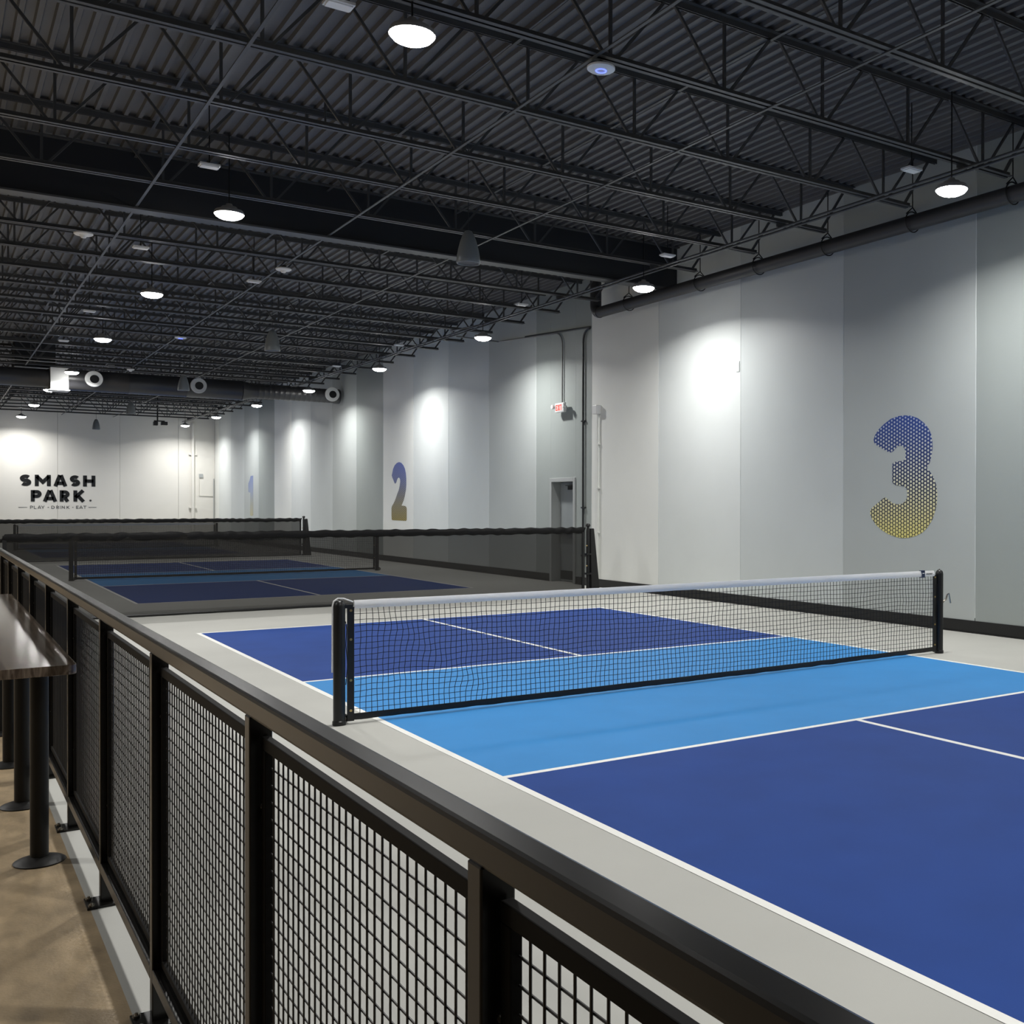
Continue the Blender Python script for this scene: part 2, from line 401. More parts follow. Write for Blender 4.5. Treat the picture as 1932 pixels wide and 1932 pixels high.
# bridging angles along the hall
for x, lab in ((-3.60, 'long black bridging angle under the joists, leftmost of the rows'), (-1.07, 'long black bridging angle under the joists carrying the round white discs'), (.95, 'long black bridging angle under the joists, right of the hanging speakers')):
    t = thing('bridging_bar', lab, 'bridging', (x, 0, 0), 'bridging rows under the joists')
    obj('lower_angle', MB().box(-.016, .016, -6.2, YB-.05, ZB-.010, ZB-.005).box(-.016, -.011, -6.2, YB-.05, ZB-.005, ZB), M_STEEL, t)
    obj('upper_angle', box(-.018, .018, -6.2, YB-.05, ZD-.085, ZD-.079), M_STEEL, t)
t = thing('lamp_conduit_run', 'pair of dark conduits running along the right lamp row below the joists', 'conduit', (3.86, 0, 0))
for dx, dz in ((-.045, .0), (.045, -.01)): obj('conduit', MB().tube([(dx, -6.0, ZB-.075+dz), (dx, YB-.1, ZB-.075+dz)], .017, 8), M_STEEL, t, smooth=True)
for y in JY[::2]: obj('strap', box(-.08, .08, y-.012, y+.012, ZB-.058, ZB-.002), M_STEEL, t)

# ================================================================== LAMPS
hous = MB().lathe([(.0, .13), (.035, .13), (.045, .10), (.09, .09), (.11, .055), (.165, .045), (.180, .02), (.182, -.004), (.176, -.004), (.172, .0), (.0, .0)], 28)
me_h = hous.mesh('housing', M_HOUS, True)
me_l = MB().lathe([(.0, -.070), (.06, -.067), (.11, -.056), (.15, -.036), (.171, -.012), (.171, -.001), (0, -.001)], 28).mesh('lens', M_LENS, True)
me_r = MB().tube([(0, 0, .18), (0, 0, .30)], .009, 6).mesh('hanger', M_BLACKP)
lampL = [(-2.74, -6.3), (-2.75, .04), (-2.73, 6.31), (-2.65, 12.5), (-2.67, 18.73), (-2.58, 25.9), (-2.66, 31.5), (-2.65, 37.86), (-2.66, 44.2)]
lampR = [(3.60, -6.4), (3.58, -.03), (3.73, 6.50), (3.80, 12.82), (3.81, 19.19), (3.86, 25.67), (3.78, 31.8), (3.73, 38.1), (3.61, 43.85)]
def lamp(x, y, z, lab, group, show=True):
    t = thing('high_bay_light', lab, 'ceiling light', (x, y, z), group)
    link('housing', me_h, t); link('lens', me_l, t)
    obj('hanger', MB().tube([(0, 0, .12), (0, 0, ZD-z)], .008, 6), M_BLACKP, t)
    ld = bpy.data.lights.new('lamp_light', 'AREA'); ld.shape = 'DISK'; ld.size = .34; ld.energy = LAMP_W; ld.color = LAMP_COL; ld.spread = LAMP_SPREAD
    lo = bpy.data.objects.new('lamp_light', ld); COL.objects.link(lo); lo.parent = t; lo.location = (0, 0, -.075)
for i, (x, y) in enumerate(lampL):
    lamp(x, y, 5.36, 'round bright high-bay light in the left row, %s from the camera end' % ORD[i], 'left row of high-bay lights')
for i, (x, y) in enumerate(lampR):
    lamp(x, y, 5.25, 'round bright high-bay light by the right wall, %s from the camera end' % ORD[i], 'right row of high-bay lights')
for i in range(4):  # unseen lamps added to brighten the brown lounge floor
    lamp(-9.2, .1+6.3*i, 5.40, 'unseen high-bay fill light added over the lounge side, %s from the camera end' % ORD[i], 'added lounge row of fill lights')

# small white square boxes beside the lamps
sq = [(-3.23, .34), (-3.20, 5.15), (-3.21, 9.91), (-3.19, 16.38), (-3.21, 21.15), (3.46, .46), (3.56, 5.57), (3.57, 10.56), (3.52, 17.0), (3.52, 21.85), (-1.20, 11.43)]
me_sq = MB().box(-.11, .11, -.07, .07, .012, .034).box(-.095, .095, -.055, .055, 0, .012).mesh('box_body', M_WHITE)
for i, (x, y) in enumerate(sq):
    side = 'left lamp row' if x < -2 else ('right lamp row' if x > 2 else 'middle bridging row')
    n_ = i if i < 5 else (i-5) % 5
    t = thing('sensor_box', 'small white box under the joists by the %s, %s from the camera' % (side, ORD[n_]), 'sensor', (x, y, 5.56), 'small white boxes under the joists')
    link('box_body', me_sq, t); obj('bracket', MB().tube([(0, 0, .03), (0, 0, ZD-5.56)], .007, 6), M_BLACKP, t)

# round discs
def disc(x, y, z, lab, led, r=.125):
    t = thing('ceiling_disc', lab, 'access point' if led else 'detector', (x, y, z))
    obj('disc_body', MB().lathe([(.0, .045), (r*.75, .045), (r, .028), (r, .012), (r*.86, .0), (.0, -.002)], 28), M_WHITE, t, smooth=True)
    if led:
        obj('led_ring', MB().tube([(.045*math.cos(a_), .045*math.sin(a_), -.003) for a_ in [2*PI*i/24 for i in range(25)]], .006, 6, False), M_BLUEL, t)
    else: obj('cone', MB().lathe([(.055, .0), (.03, -.04), (.0, -.045)], 16), M_WHITE, t, smooth=True)
    obj('mount', box(-.03, .03, -.03, .03, .045, ZB-.012-z), M_BLACKP, t)
disc(-.98, .10, 5.53, 'white round wireless disc with a blue light ring, near the top of the picture', True)
disc(-1.08, 10.0, 5.53, 'white round ceiling detector with a small cone behind the girder', False)
disc(-1.07, 18.75, 5.53, 'bluish white round disc glowing blue, deep under the far joists', True)
disc(-4.03, 9.36, 5.53, 'white round detector with a small cone, near the left picture edge', False)
disc(-1.11, 25.9, 5.53, 'small white round detector above the big black duct', False, .10)

for x, y, lab in ((.95+.35, -2.2, 'tiny brass sprinkler head under the deck, near the upper right lamp'), (-2.1, 4.4, 'tiny brass sprinkler head under the deck, left of the hanging speakers')):
    t = thing('sprinkler_head', lab, 'sprinkler', (x, y, 6.06))
    obj('drop_pipe', MB().tube([(0, 0, .04), (0, 0, ZD-6.06)], .013, 8), M_STEEL, t)
    obj('frame', MB().lathe([(.0, .04), (.018, .04), (.012, .02), (.014, .0), (.006, -.008), (.022, -.012), (.0, -.015)], 12), M_BRASS, t, smooth=True)
# pendant speakers
shell = [(.02, .42), (.045, .41), (.075, .36), (.105, .28), (.130, .18), (.148, .08), (.155, .0), (.150, -.012), (.140, -.012), (.135, .01), (.0, .01)]
me_sh = MB().lathe(shell, 28).mesh('shell', M_SPK, True)
me_gr = MB().lathe([(.0, .0), (.136, .0), (.136, .008), (0, .008)], 28).mesh('grille', M_GRILL)
for i, y in enumerate([4.86, 14.48, 23.7, 33.0, 42.3]):
    t = thing('pendant_speaker', 'grey bell-shaped speaker hanging on a cable over the middle, %s from the camera' % ORD[i], 'speaker', (-.11, y, 4.83), 'bell-shaped pendant speakers')
    link('shell', me_sh, t); link('grille', me_gr, t)
    obj('cable', MB().tube([(0, 0, .42), (0, 0, ZD-4.85)], .005, 6), M_CONDD, t)

# ================================================================== DUCT ACROSS THE HALL
t = thing('air_duct', 'large black round air duct crossing the hall under the far joists', 'duct', (0, 26.78, 5.235))
def ring_sections(x0, x1, r, n):
    pr = []; s_ = (x1-x0)/n
    for i in range(n): pr += [(r, x0+i*s_), (r, x0+(i+1)*s_-.05), (r+.012, x0+(i+1)*s_-.035), (r+.012, x0+(i+1)*s_-.015)]
    return pr
obj('duct_section', MB().lathe(ring_sections(-9, -3.05, .26, 4), 36, axis='x'), M_DUCT, t, smooth=True)
obj('duct_section', MB().lathe(ring_sections(-2.60, 2.1, .305, 3), 36, axis='x'), M_DUCT, t, smooth=True)
obj('reducer', MB().lathe([(.305, 2.1), (.315, 2.12), (.30, 2.16), (.228, 2.42), (.235, 2.45)], 36, axis='x'), M_DUCT, t, smooth=True)
pr = []
for i in range(16): a = 2.45+i*.16; pr += [(.224, a), (.224, a+.13), (.229, a+.14), (.229, a+.15)]
obj('duct_section', MB().lathe(pr, 36, axis='x'), M_DUCT, t, smooth=True)
obj('end_cap', MB().lathe([(.235, 4.98), (.24, 5.0), (.24, 5.14), (.23, 5.16)], 36, axis='x'), M_DUCT, t, smooth=True)
sb = obj('supply_box', box(-3.05, -2.60, -.31, .31, -.32, .30), M_LOUV, t, bevel=.008)
obj('box_flange', box(-3.08, -2.57, -.33, .33, -.345, -.32), M_LOUV, sb)
for x in (-1.98, .80, 4.84):
    r_ = .305 if x < 2 else .226
    nz = obj('nozzle', MB().lathe([(.17, -r_-.10), (.225, -r_-.10), (.232, -r_-.06), (.21, -r_+.02), (.20, -r_+.08), (.12, -r_+.06)], 32, (x, 0, .03), 'y'), M_LOUV, t, smooth=True)
    obj('nozzle_core', MB().lathe([(.0, -r_-.106), (.118, -r_-.106), (.118, -r_-.05), (0, -r_-.05)], 28, (x+.012, 0, .025), 'y'), M_BLACKP, nz)
for x in (-4.6, -1.2, 1.3, 3.5): obj('hanger_strap', MB().tube([(x, 0, .2), (x, 0, ZB-5.235)], .012, 6), M_STEEL, t)
t = thing('air_plenum', 'dark box-shaped air plenum above the left part of the duct', 'plenum', (0, 27.5, 0))
obj('plenum_body', box(-3.86, -2.86, -.35, 1.0, 5.57, ZD-.02), M_GIRD, t, bevel=.01)
obj('seam_flange', box(-3.89, -2.83, -.38, 1.03, 5.80, 5.83), M_GIRD, t)
t = thing('conduit_run', 'thin grey conduit running sideways just above the big duct', 'conduit', (0, 25.6, 0))
obj('conduit', MB().tube([(-8, 0, 5.585), (-2.8, 0, 5.57), (-1.15, 0, 5.565)], .017, 8), M_CONDG, t, smooth=True)
obj('junction_box', box(-1.72, -1.56, -.05, .05, 5.53, 5.61), M_CONDG, t)

# cluster hanging by the back wall
t = thing('hanging_projector', 'black hanging pole with two small projector boxes near the back wall', 'projector', (2.18, 42.0, 0))
obj('pole', MB().tube([(0, 0, 5.24), (0, 0, ZD)], .03, 8), M_BLACKP, t, smooth=True)
obj('bracket', box(-.14, .28, -.03, .03, 5.24, 5.29), M_BLACKP, t)
obj('projector_box', box(-.16, .0, -.14, .14, 5.06, 5.24), M_BLACKP, t, bevel=.02)
obj('projector_box', box(.14, .38, -.14, .14, 5.09, 5.24), M_BLACKP, t, bevel=.02)

# ================================================================== PIPE BY THE RIGHT WALL
t = thing('drain_pipe', 'thick black drain pipe hung along the top of the right wall', 'pipe', (4.86, 0, 0))
obj('pipe_run', MB().tube([(0, -6, 5.455), (0, 9.75, 5.455)], .105, 24), M_PIPE, t, smooth=True)
el = [(0, 9.75, 5.455)]+[(0, 9.75+.16*math.sin(a), 5.615-.16*math.cos(a)) for a in [PI/2*i/6 for i in range(1, 7)]]+[(0, 9.91, 6.3)]
obj('elbow', MB().tube(el, .112, 24), M_PIPE, t, smooth=True)
for y in (.1, 1.70, 3.33, 4.90, 6.46, 8.70, -1.5, -3.1):
    h = MB(); h.tube([(0, y, 5.66), (0, y, ZD)], .008, 6)
    h.tube([(.135*math.sin(a), y, 5.455+.135*math.cos(a)+.01) for a in [2*PI*i/20 for i in range(21)]], .009, 6)
    h.tube([(-.12, y, 5.56), (0, y, 5.66), (.12, y, 5.56)], .009, 6); h.tube([(-.13, y, 5.50), (.10, y, 5.585)], .007, 6)
    obj('clevis_hanger', h, M_BLACKP, t)

# ================================================================== CONDUITS, EXIT SIGN AND WALL BOXES
def arc(c, a, b, n=6):
    """quarter bend in the wall plane from point a round corner c to b"""
    a, b, c = Vector(a), Vector(b), Vector(c)
    return [tuple((1-q)**2*a+2*q*(1-q)*c+q*q*b) for q in [i/n for i in range(n+1)]]
t = thing('sign_conduit', 'light grey conduit bending down the wall to the exit sign', 'conduit')
path = [(4.05, 12.6, 5.60), (3.75, 14.4, 5.60), (4.1, 14.9, 5.575), (5.20, 14.95, 5.56), (5.215, 12.35, 5.40)]+arc((5.215, 11.90, 5.37), (5.215, 12.2, 5.39), (5.215, 11.88, 5.12))+[(5.215, 11.88, 3.87)]
obj('conduit', MB().tube(path, .016, 8), M_CONDG, t, smooth=True)
t = thing('downpipe_conduit', 'dark conduit dropping down the wall at the edge of the white panel', 'conduit')
path = [(5.215, 13.6, 5.50), (5.215, 10.72, 5.33)]
obj('conduit', MB().tube(arc((5.215, 11.0, 5.30), (5.215, 10.74, 5.31), (5.215, 11.0, 5.05))+[(5.215, 11.0, .17)], .022, 8), M_CONDD, t, smooth=True)
for z in (.6, 1.6, 3.4): obj('clip', box(5.20, 5.25, 10.93, 11.07, z, z+.03), M_CONDD, t)
tu = thing('upper_conduit', 'dark conduit sloping along the top of the wall above the door', 'conduit')
obj('conduit', MB().tube(path, .022, 8), M_CONDD, tu, smooth=True)
t = thing('alarm_conduit', 'white conduit with a white box on top, on the white wall panel', 'conduit', (0, 10.43, 0))
obj('alarm_box', box(5.14, 5.25, -.09, .09, 3.52, 3.70), M_WHITE, t, bevel=.012)
obj('conduit', MB().tube([(5.215, -.01, 3.52), (5.215, -.01, .17)], .02, 8), M_TONE[4], t, smooth=True)
for z in (1.1, 2.0, 2.9): obj('clip', box(5.20, 5.25, -.06, .04, z, z+.025), M_TONE[4], t)
t = thing('wall_plate', 'small white cover plate on the wall joint left of the numeral 3', 'cover plate', (0, 5.90, 0))
obj('plate', box(5.238, 5.25, -.045, .045, 3.92, 4.10), M_TONE[3], t, bevel=.006)
obj('lid', box(5.234, 5.238, -.035, .035, 3.94, 4.08), M_TONE[3], t)

def strokes(segs, wd):
    """list of polylines in the (u, v) plane -> list of quads"""
    q = []
    for pl in segs:
        P = [Vector(p_) for p_ in pl]; n_ = len(P); Lp, Rp = [], []
        for i in range(n_):
            if i == 0: d = (P[1]-P[0]).normalized(); nn = Vector((-d.y, d.x)); m_ = nn*wd/2
            elif i == n_-1: d = (P[i]-P[i-1]).normalized(); nn = Vector((-d.y, d.x)); m_ = nn*wd/2
            else:
                d1_ = (P[i]-P[i-1]).normalized(); d2_ = (P[i+1]-P[i]).normalized(); n1 = Vector((-d1_.y, d1_.x)); n2 = Vector((-d2_.y, d2_.x))
                m_ = (n1+n2); m_ = m_.normalized()*(wd/2)/max(.45, m_.normalized().dot(n1))
            Lp.append(P[i]+m_); Rp.append(P[i]-m_)
        for i in range(n_-1): q.append([Lp[i], Lp[i+1], Rp[i+1], Rp[i]])
    return q
def arcp(cx, cy, rx, ry, a0, a1, n=12): return [(cx+rx*math.cos(math.radians(a0+(a1-a0)*i/n)), cy+ry*math.sin(math.radians(a0+(a1-a0)*i/n))) for i in range(n+1)]
def glyph(ch, w, h, s):
    """centre-line strokes of a capital in a w x h box, stroke s"""
    e = s/2; L_, R_, B_, T_ = e, w-e, e, h-e
    if ch == 'S':
        m_ = h/2; ry = (h/2-e)/2+e*.02; rx = w/2-e
        up_ = arcp(w/2, h-e-ry, rx, ry, 35, 270, 16); lo_ = arcp(w/2, e+ry, rx, ry, 90, -145, 16)
        return [up_+lo_[1:]]
    if ch == 'M': return [[(L_, 0), (L_, h)], [(R_, 0), (R_, h)], [(L_, h-s*.45), (w/2, h*.36), (R_, h-s*.45)]]
    if ch == 'A': return [[(e*.8, 0), (w/2-e*.25, h)], [(w-e*.8, 0), (w/2+e*.25, h)], [(w*.24, h*.27), (w*.76, h*.27)]]
    if ch == 'H': return [[(L_, 0), (L_, h)], [(R_, 0), (R_, h)], [(L_, h*.5), (R_, h*.5)]]
    if ch == 'P': return [[(L_, 0), (L_, h)], [(L_, T_), (w*.55, T_)]+arcp(w*.55, h*.66, w*.45-e, h*.34-e, 90, -90)[1:]+[(L_, h*.32+e)]]
    if ch == 'R': return [[(L_, 0), (L_, h)], [(L_, T_), (w*.5, T_)]+arcp(w*.5, h*.66, w*.46-e, h*.34-e, 90, -90)[1:]+[(L_, h*.32+e)], [(w*.5, h*.34), (R_-e*.2, 0)]]
    if ch == 'K': return [[(L_, 0), (L_, h)], [(L_, h*.38), (R_-e*.4, h)], [(w*.36, h*.52), (R_-e*.2, 0)]]
    if ch == 'L': return [[(L_, h), (L_, e), (w, e)]]
    if ch == 'Y': return [[(e*.6, h), (w/2, h*.42)], [(w-e*.6, h), (w/2, h*.42)], [(w/2, h*.46), (w/2, 0)]]
    if ch == 'D': return [[(L_, 0), (L_, h)], [(L_, T_), (w*.4, T_)]+arcp(w*.4, h/2, w*.6-e, h/2-e, 90, -90)[1:]+[(L_, B_)]]
    if ch == 'I': return [[(w/2, 0), (w/2, h)]]
    if ch == 'N': return [[(L_, 0), (L_, h)], [(R_, 0), (R_, h)], [(L_, h-e), (R_, e)]]
    if ch == 'E': return [[(L_, 0), (L_, h)], [(L_, T_), (w, T_)], [(L_, h/2), (w*.9, h/2)], [(L_, B_), (w, B_)]]
    if ch == 'T': return [[(0, T_), (w, T_)], [(w/2, 0), (w/2, T_)]]
    if ch == 'X': return [[(e*.5, 0), (w-e*.5, h)], [(e*.5, h), (w-e*.5, 0)]]
    return [[(0, h/2), (w, h/2)]]
def letter(ch, x0, x1, z0, z1, s, y, dep, m, parent, name='letter'):
    mb_ = MB()
    for qd in strokes(glyph(ch, x1-x0, z1-z0, s), s): mb_.prism_y([(x0+p_.x, z0+p_.y) for p_ in qd], y-dep, y)
    return obj(name, mb_, m, parent)
t = thing('exit_sign', 'white exit sign with red letters and two lamp heads above the grey door', 'exit sign', (5.13, 11.81, 3.75))
obj('sign_body', box(-.035, .035, -.19, .19, -.10, .10), M_WHITE, t, bevel=.008)
obj('mount', box(.035, .12, -.05, .05, -.05, .05), M_WHITE, t)
fc = obj('sign_face', box(-.039, -.035, -.165, .165, -.080, .080), M_WHITE, t)
for ch, a, b in (('E', -.14, -.075), ('X', -.06, .01), ('I', .022, .046), ('T', .06, .14)):
    mb_ = MB()
    for qd in strokes(glyph(ch, b-a, .124, .024), .024): mb_.prism_x([(-(a+p_.x), -.062+p_.y) for p_ in qd], -.041, -.039)
    obj('letter', mb_, M_RED, fc)
for sy in (-1, 1): obj('lamp_head', MB().lathe([(.0, -.075), (.045, -.075), (.05, -.06), (.042, -.01), (.0, .01)], 16, (-.01, sy*.235, .03), 'x'), M_WHITE, t, smooth=True)

# ================================================================== SIGN ON THE BACK WALL
t = thing('wall_sign', 'black SMASH PARK lettering with PLAY DRINK EAT below on the back wall', 'sign', (0, YB, 0))
kx = 2.873/1148
PX = lambda p_: -2.625+(p_-300)*kx
y_ = -.001
for ch, a, b in (('S', 300, 468), ('M', 520, 760), ('A', 805, 1006), ('S', 1050, 1208), ('H', 1255, 1447)): letter(ch, PX(a), PX(b), 2.462, 2.955, .148, y_, .012, M_INK, t)
for ch, a, b in (('P', 460, 622), ('A', 645, 852), ('R', 895, 1052), ('K', 1105, 1297)): letter(ch, PX(a), PX(b), 1.785, 2.285, .148, y_, .012, M_INK, t)
obj('registered_mark', MB().lathe([(.0, -.008), (.045, -.008), (.045, 0), (0, 0)], 16, (PX(1370), 0, 1.835), 'y'), M_INK2, t)
zt0, zt1 = 1.468, 1.600
for ch, a, b in (('P', 450, 492), ('L', 506, 545), ('A', 562, 616), ('Y', 616, 664), ('-', 712, 732), ('D', 768, 818), ('R', 842, 884), ('I', 895, 911), ('N', 925, 972), ('K', 1000, 1046), ('-', 1090, 1104), ('E', 1147, 1186), ('A', 1194, 1252), ('T', 1258, 1306)):
    letter(ch, PX(a), PX(b), zt0, zt1, .020, y_, .006, M_INK2, t)
for a, b in ((278, 408), (1338, 1464)): obj('rule', box(PX(a), PX(b), y_-.006, y_, 1.522, 1.540), M_INK2, t)

# pipe and conduits on the back wall
t = thing('wall_pipe', 'white vertical pipe on the back wall near its right corner', 'pipe', (4.27, YB, 0))
obj('pipe_run', MB().tube([(0, -.09, 0), (0, -.09, 5.5)], .075, 16), M_BACKW, t, smooth=True)
for z in (1.5, 4.0): obj('bracket', box(-.17, .17, -.10, 0, z, z+.06), M_BACKW, t)
t = thing('back_wall_conduit', 'thin white conduit with small boxes on the back wall beside the corner', 'conduit', (0, YB, 0))
obj('conduit', MB().tube([(4.55, -.03, 2.9), (4.55, -.03, 2.1), (5.15, -.03, 2.08)], .018, 8), M_BACKW, t, smooth=True)
obj('junction_box', box(4.55, 4.72, -.06, 0, 2.95, 3.12), M_GREYM, t)
obj('riser', MB().tube([(5.2, -.03, 2.9), (5.2, -.03, .1)], .02, 8), M_GREYM, t, smooth=True)

# ================================================================== WALL NUMERALS
THREE = [(2.772,2.62),(2.745,2.685),(2.678,2.759),(2.573,2.83),(2.441,2.898),(2.296,2.929),(2.182,2.931),(2.068,2.918),(1.943,2.876),(1.832,2.805),(1.75,2.726),(1.703,2.64),(1.682,2.545),(1.678,2.45),(1.695,2.346),(1.728,2.253),(1.775,2.181),(1.714,2.127),(1.653,2.042),(1.612,1.948),(1.592,1.833),(1.598,1.718),(1.624,1.604),(1.677,1.478),(1.758,1.372),(1.853,1.296),(1.977,1.246),(2.103,1.219),(2.231,1.212),(2.346,1.226),(2.478,1.261),(2.611,1.318),(2.724,1.393),(2.801,1.476),(2.836,1.553),(2.827,1.609),(2.763,1.659),(2.658,1.72),(2.576,1.775),(2.539,1.783),(2.465,1.742),(2.407,1.703),(2.319,1.687),(2.233,1.692),(2.169,1.725),(2.134,1.773),(2.127,1.848),(2.142,1.912),(2.191,1.94),(2.35,1.956),(2.386,1.975),(2.408,2.003),(2.409,2.253),(2.387,2.28),(2.337,2.289),(2.222,2.296),(2.179,2.311),(2.162,2.353),(2.165,2.418),(2.179,2.461),(2.208,2.495),(2.258,2.511),(2.309,2.505),(2.366,2.458),(2.41,2.428),(2.461,2.421),(2.527,2.446),(2.707,2.534),(2.76,2.575)]
TWO = [(22.182,2.533),(22.128,2.623),(22.074,2.725),(21.949,2.824),(21.772,2.889),(21.597,2.909),(21.423,2.884),(21.25,2.803),(21.13,2.699),(21.062,2.571),(21.028,2.42),(21.028,2.244),(21.061,2.094),(21.146,1.919),(21.249,1.781),(21.404,1.648),(21.112,1.636),(21.027,1.611),(20.993,1.554),(20.992,1.253),(21.043,1.209),(22.126,1.217),(22.18,1.24),(22.198,1.356),(22.198,1.576),(22.162,1.628),(22.019,1.718),(21.877,1.834),(21.736,1.987),(21.613,2.1),(21.543,2.214),(21.498,2.34),(21.509,2.404),(21.561,2.45),(21.624,2.464),(21.719,2.434),(21.771,2.384),(21.824,2.32),(21.895,2.29),(21.948,2.303),(22.038,2.389),(22.128,2.468)]
ONE = [(39.256,2.217),(39.256,2.569),(39.02,2.711),(38.856,2.882),(38.44,2.89),(38.441,2.209),(38.442,1.228),(38.673,1.185),(38.952,1.224),(38.904,2.185),(39.138,2.187)]
for nm, poly, kd, lab in (('3', THREE, 3, 'large numeral 3 on the wall, dotted blue fading to yellow'), ('2', TWO, 2, 'large numeral 2 on the wall, blue waves fading to yellow'), ('1', ONE, 1, 'faint large numeral 1 on the far wall, blue fading to yellow')):
    tag(obj('wall_numeral', MB().prism_x(poly, XW-.004, XW), numeral_mat('numeral_print_%s' % nm, kd)), lab, 'wall number', 'numbers on the right wall')

# ================================================================== NETS
from mathutils import noise
XA, XB = -3.222, 3.332
def net_mesh():
    mb_ = MB(); st = .0455; nx = int((XB-XA)/st); z0, z1 = .062, .880; nz = 18
    def P(i, j):
        x = XA+(XB-XA)*i/nx; z = z0+(z1-z0)*j/nz
        q = Vector((x*1.6, z*2.2, 3.1)); q2 = Vector((x*7, z*9, 7.7))
        edge = min(1, 4*min(j, nz-j)/nz+.1)
        dx = (noise.noise(q)*.016+noise.noise(q2)*.008)*edge; dz = (noise.noise(q+Vector((9, 0, 0)))*.016+noise.noise(q2+Vector((0, 5, 0)))*.007)*edge
        if x < -1.9:                                   # slack crease near the left post
            d = (x+3.0)*.62+(z-.80)*.78; k_ = math.exp(-(d/.07)**2)*edge; dx += .020*k_; dz -= .012*k_
        dy = noise.noise(q+Vector((0, 0, 11)))*.02*edge
        return (x+dx, dy, z+dz)
    g = [[P(i, j) for j in range(nz+1)] for i in range(nx+1)]
    for i in range(1, nx): mb_.tube(g[i], .0026, 4, False)
    for j in range(0, nz+1): mb_.tube([g[i][j] for i in range(nx+1)], .0026, 4, False)
    return mb_.mesh('net_cords', M_NET)
me_net = net_mesh()
def band(z0f, z1f, th, amp, seed, x0=XA, x1=XB, n=130):
    mb_ = MB(); rows = []
    for i in range(n+1):
        x = x0+(x1-x0)*i/n; a = noise.noise(Vector((x*2.1, seed, 0)))*amp; c = noise.noise(Vector((x*6.5, seed+4, 0)))*amp*.5
        z0, z1 = z0f(x)+c, z1f(x)+c*.3
        rows.append([(x, a-th, z0), (x, a-th*1.15, (z0+z1)/2), (x, a-th*.3, z1), (x, a+th*.3, z1), (x, a+th, z0)])
    for r_ in rows: mb_.v += r_
    for i in range(n):
        for j in range(5):
            k_ = (j+1) % 5; mb_.f.append((i*5+j, i*5+k_, (i+1)*5+k_, (i+1)*5+j))
    mb_.f.append((4, 3, 2, 1, 0)); b_ = n*5; mb_.f.append(tuple(b_+j for j in range(5)))
    return mb_
me_head = band(lambda x: .874, lambda x: .936+.003*math.sin(x), .016, .006, 1).mesh('headband', M_TAPEW, True)
me_foot = band(lambda x: .016+.012*(x/3.3)**2, lambda x: .066+.010*(x/3.3)**2, .006, .012, 5).mesh('bottom_tape', M_TAPEB, True)
me_side = MB().box(-.026, .026, -.006, .006, .02, .885).mesh('side_tape', M_TAPEB)
me_post = MB().lathe([(.0, .0), (.05, .0), (.05, .03), (.044, .035), (.044, .895), (.040, .920), (.026, .938), (.0, .944)], 20).mesh('net_post', M_BLACKP, True)
me_cap = MB().lathe([(.0, .943), (.008, .943), (.008, .952), (0, .953)], 10).mesh('cap_screw', M_BOLT)
me_gro = MB().lathe([(.0, -.010), (.010, -.010), (.010, -.006), (0, -.006)], 12, axis='y').mesh('grommet', M_BRASS)
NETLAB = ['black pickleball net with white top band on the nearest court', 'pickleball net seen through the first black divider, on the middle court', 'pickleball net on the farthest court, behind both dividers']
for cy, lab in zip(CY, NETLAB):
    t = thing('pickleball_net', lab, 'net', (0, cy, 0), 'pickleball nets')
    stuff(link('net_cords', me_net, t)); link('headband', me_head, t); link('bottom_tape', me_foot, t)
    for x, xs_ in ((-3.334, -3.248), (3.43, 3.352)):
        po = link('net_post', me_post, t, (x, 0, 0)); link('cap_screw', me_cap, po)
        sd = link('side_tape', me_side, t, (xs_, 0, 0))
        for z in (.10, .33, .64, .86): link('grommet', me_gro, sd, (0, 0, z))
        if cy == 0:
            s_ = 1 if x > 0 else -1
            obj('rope', MB().tube([(x-s_*.045, -.01, .78), (x-s_*.052, -.015, .72), (x-s_*.047, -.01, .6), (x-s_*.06, -.012, .45), (x-s_*.047, -.01, .3)], .003, 5), M_NET, t)
    obj('head_strap', box(-3.30, -3.232, -.012, .012, .878, .905), M_TAPEB, t)
    if cy == 0:
        ng = obj('brand_tag', box(3.118, 3.168, -.020, .020, .864, .944), M_NAVY, t)
        obj('tag_print', box(3.128, 3.158, -.0215, -.020, .908, .916), M_WHITE, ng)
        pm = MB()
        for i in range(6): pm.box(3.195+i*.017, 3.195+i*.017+.012, -.0195, -.012, .896+(.003 if i % 2 else 0), .908)
        obj('band_print', pm, M_INK2, t)
        obj('lace', MB().tube([(-3.12, -.012, .897), (-3.07, -.014, .894), (-3.02, -.012, .898)], .003, 5), M_BRASS, t)
        obj('tension_strap', MB().tube([(-3.23, 0, .925), (-3.30, 0, .953), (-3.345, 0, .955), (-3.376, 0, .935), (-3.385, 0, .90), (-3.387, 0, .40)], .006, 6), M_TAPEW, t, smooth=True)
        cr = obj('winch_crank', MB().tube([(3.475, 0, .58), (3.53, -.01, .60), (3.545, -.02, .66), (3.56, -.03, .67), (3.575, -.04, .56)], .010, 6), M_BOLT, t, smooth=True)
        obj('crank_axle', MB().tube([(3.46, 0, .58), (3.50, 0, .58)], .016, 8), M_BOLT, cr)
    for x in (-3.285, 3.50):
        whl = obj('wheel', MB().lathe([(.0, -.018), (.028, -.018), (.036, -.010), (.036, .010), (.028, .018), (0, .018)], 18, (x, .045, .037), 'y'), M_BLACKP, t, smooth=True)
        obj('wheel_hub', MB().lathe([(.0, -.024), (.014, -.024), (.014, -.016), (0, -.016)], 12, (x, .045, .037), 'y'), M_BOLT, whl)

